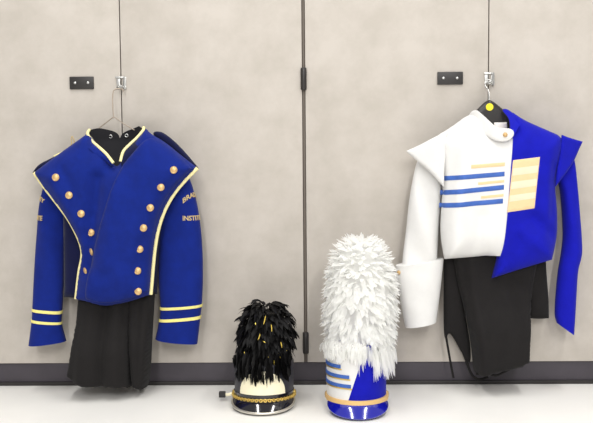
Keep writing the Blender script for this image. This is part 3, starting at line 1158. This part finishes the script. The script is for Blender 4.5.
def plume(name, hat, parent, m, rows, cen_d, n, seed, L, wd, mode, extra=None):
    """rows: (py, left px, right px) of the plume outline"""
    rnd = random.Random(seed)
    prof = []
    for py, a, b in rows:
        l, r_ = P(a, py, cen_d), P(b, py, cen_d)
        prof.append(((l.x + r_.x) / 2, l.z * .5 + r_.z * .5, (r_.x - l.x) / 2))
    zt, zb = prof[0][1], prof[-1][1]

    def ev(z):
        for (x0, z0, r0), (x1, z1, r1) in zip(prof, prof[1:]):
            if z1 <= z <= z0:
                t = (z0 - z) / (z0 - z1)
                return x0 + (x1 - x0) * t, r0 + (r1 - r0) * t
        return (prof[0][0], prof[0][2]) if z > zt else (prof[-1][0], prof[-1][2])
    bm = bmesh.new()
    # core
    core = []
    for i in range(15):
        z = zt - (zt - zb) * i / 14
        x, r_ = ev(z)
        k = 0.86 if 0 < i < 14 else 0.5
        core.append([bm.verts.new(Vector((x + r_ * k * math.cos(q), -cen_d + r_ * k * math.sin(q), z - (0.01 if i == 0 else 0)))) for q in [2 * math.pi * j / 20 for j in range(20)]])
    for A, B in zip(core, core[1:]):
        for q in range(20):
            bm.faces.new((A[q], A[(q + 1) % 20], B[(q + 1) % 20], B[q]))
    bm.faces.new(core[0])
    bm.faces.new(core[-1])
    roots = []
    for i in range(n):
        u = (i + rnd.random()) / n
        z = zt - (zt - zb) * u
        x, r_ = ev(z)
        a = rnd.uniform(0, 2 * math.pi)
        out = Vector((math.cos(a), math.sin(a), 0))
        ll = L * rnd.uniform(0.7, 1.3)
        if mode == 'white':
            up_ = 1.3 * (1 - u) ** 4 - 1.0 * u ** 0.5 + rnd.uniform(-0.4, 0.4)
            d = out + Vector((rnd.uniform(-.35, .35), rnd.uniform(-.35, .35), up_))
            hor = math.hypot(d.x, d.y) / d.length
            root_r = max(r_ * 0.25, r_ - ll * hor * 0.72)
            p = Vector((x, -cen_d, z)) + out * root_r - Vector((0, 0, up_ * ll * 0.35))
            feather(bm, p, d, ll, wd * rnd.uniform(.7, 1.25), rnd.uniform(-0.1, 0.7), rnd.uniform(-.5, .5), rnd, 6, rnd.uniform(-.4, .4), 0.1)
        else:
            d = out * rnd.uniform(0.5, 1.0) + Vector((rnd.uniform(-.25, .25), rnd.uniform(-.25, .25), 0.5 * (1 - u) ** 2 - 0.9 * u))
            root_r = max(r_ * 0.2, r_ - ll * 0.42)
            p = Vector((x, -cen_d, z)) + out * root_r + Vector((0, 0, ll * 0.25))
            feather(bm, p, d, ll, wd * rnd.uniform(.6, 1.2), rnd.uniform(1.2, 2.6), rnd.uniform(-.8, .8), rnd, 7, rnd.uniform(-.3, .3))
        roots.append((p, out))
    if extra:
        extra(bm)
    return from_bm(name, bm, m, parent, True), ev, rnd


bd = -BH.c.y - 0.005
def over_plate(bm):
    """feathers that fall from the plume over the front of the crown"""
    rr = random.Random(8)
    for i in range(190):
        a = R(rr.uniform(-54, 54))
        z = rr.uniform(0.07, 0.13)
        p = BH.s(a, min(z, 0.1), -0.004 + 0.016 * rr.random()) + Vector((0, 0, max(0, z - 0.1)))
        low = 0.030 + 0.036 * abs(a) ** 1.2 + rr.uniform(0, 0.05)
        L_ = max(0.025, z - low)
        feather(bm, p, Vector((math.sin(a) * .1 + rr.uniform(-.14, .14), -0.12, -1)), L_, 0.0055, 0.5, R(90) + rr.uniform(-.6, .6), rr, 7)


_, ev_b, rnd_b = plume('plume', BH, bh, M['black_feather'],
                       [(309, 256, 279), (313, 248, 285), (322, 243, 290), (334, 240, 293), (346, 239, 292), (358, 238, 290), (368, 239, 288), (374, 246, 282)], bd, 860, 5, 0.042, 0.0062, 'black', over_plate)
for px, py, an, L in ((255.5, 324, 0, .006), (264.5, 320, -14, .02), (271.5, 328, 4, .016), (259, 337, -20, .014), (264.5, 342, 60, .007), (281.3, 345, 8, .014), (244.5, 353.5, 10, .009),
                      (269, 358, 30, .007), (280, 357, 25, .018), (283, 362, 20, .014), (274, 363, 0, .012), (256, 368, -8, .014), (262, 372, -10, .016), (287, 352, 12, .01)):
    zc = P(px, py, bd).z
    x, r_ = ev_b(zc)
    dx = P(px, py, bd).x - x
    dep = math.sqrt(max(0.0002, (r_ * 1.03) ** 2 - dx * dx))
    c = P(px, py, bd + dep + 0.012)
    v = Vector((math.sin(R(an)), 0.15, -math.cos(R(an)))) * L
    tube('tinsel_strand', cr([c - v * .6, c + Vector((0.0006, -0.002, 0)), c + v * .6], 3), [0.0006] + [0.0011] * 5 + [0.0006], M['tinsel'], bh, 6, flat=0.5)

# white and blue shako
WH = Hat(359.5, 421.5, 0.0775, 0.095, 0.152, 0.030, R(3.0), 0.0275)
wh = thing('band_hat', 'blue and white band hat with a tall fluffy white feather plume', 'hat', WH.base, 'plumed band hats on the floor')
WH.flare = 0.0
WH.shell('crown', M['royal'], wh)
wg = []
for i in range(13):
    z = 0.010 + 0.148 * i / 12
    b = R(-20 + 36 * i / 12)
    wg.append([(R(-150) + (b - R(-150)) * j / 24, z) for j in range(25)])
WH.patch('white_side', M['white_cloth'], wh, wg, 0.0025)
for z0, aend in ((0.0925, -34), (0.068, -17), (0.0445, -14)):
    WH.patch('side_stripe', M['navy_stripe'], wh, [[(R(-130) + R(aend + 130) * j / 24, z0 + 0.0085 * i / 2) for j in range(25)] for i in range(3)], 0.0045, 0.001)
    WH.patch('gold_stripe', M['gold_chain'], wh, [[(R(-130) + R(aend + 132) * j / 24, z0 - 0.004 + 0.003 * i) for j in range(25)] for i in range(2)], 0.0042, 0.001)
WH.visor(M['gloss_blue'], wh, R(74))
WH.patch('gold_band', M['gold_band'], wh, [[(R(-92) + R(184) * j / 50, -0.0005 + 0.013 * i / 4) for j in range(51)] for i in range(5)], 0.0055)
for s_ in (-1, 1):
    c = WH.s(R(93) * s_, 0.006, 0.0)
    n_ = (WH.s(R(93) * s_, 0.006, 0.01) - c).normalized()
    from_bm('side_button', lathe_bm([(0, 0), (0.0105, 0), (0.0105, 0.003), (0.007, 0.007), (0, 0.008)], c, n_, 16), M['brass'], wh, True, 50)
wd_ = -WH.c.y
def fringe(bm):
    rr = random.Random(4)
    for i in range(200):
        a = R(rr.uniform(-80, 80))
        z = rr.uniform(0.13, 0.165)
        p = WH.s(a, min(z, 0.15), 0.003 + 0.012 * rr.random()) + Vector((0, 0, max(0, z - 0.15)))
        low = 0.132 if a < -0.35 else (0.118 if a < -0.05 else (0.085 if a < 0.12 else (0.105 if a < 0.4 else 0.07)))
        L_ = max(0.025, z - low - rr.uniform(-0.012, 0.03))
        feather(bm, p, Vector((math.sin(a) * .12 + rr.uniform(-.22, .22), -0.14, -1)), L_, 0.0062, 0.4, R(90) + rr.uniform(-.7, .7), rr, 6)


plume('plume', WH, wh, M['white_feather'],
      [(239, 348, 372), (246, 338, 382), (258, 331, 390), (272, 327, 395), (290, 324, 397), (310, 323, 397), (330, 324, 396), (342, 327, 394), (350, 331, 391), (356, 335, 388)], wd_, 1700, 21, 0.040, 0.0072, 'white', fringe)

for o in bpy.data.objects:
    if '_b' in o:
        del o['_b']
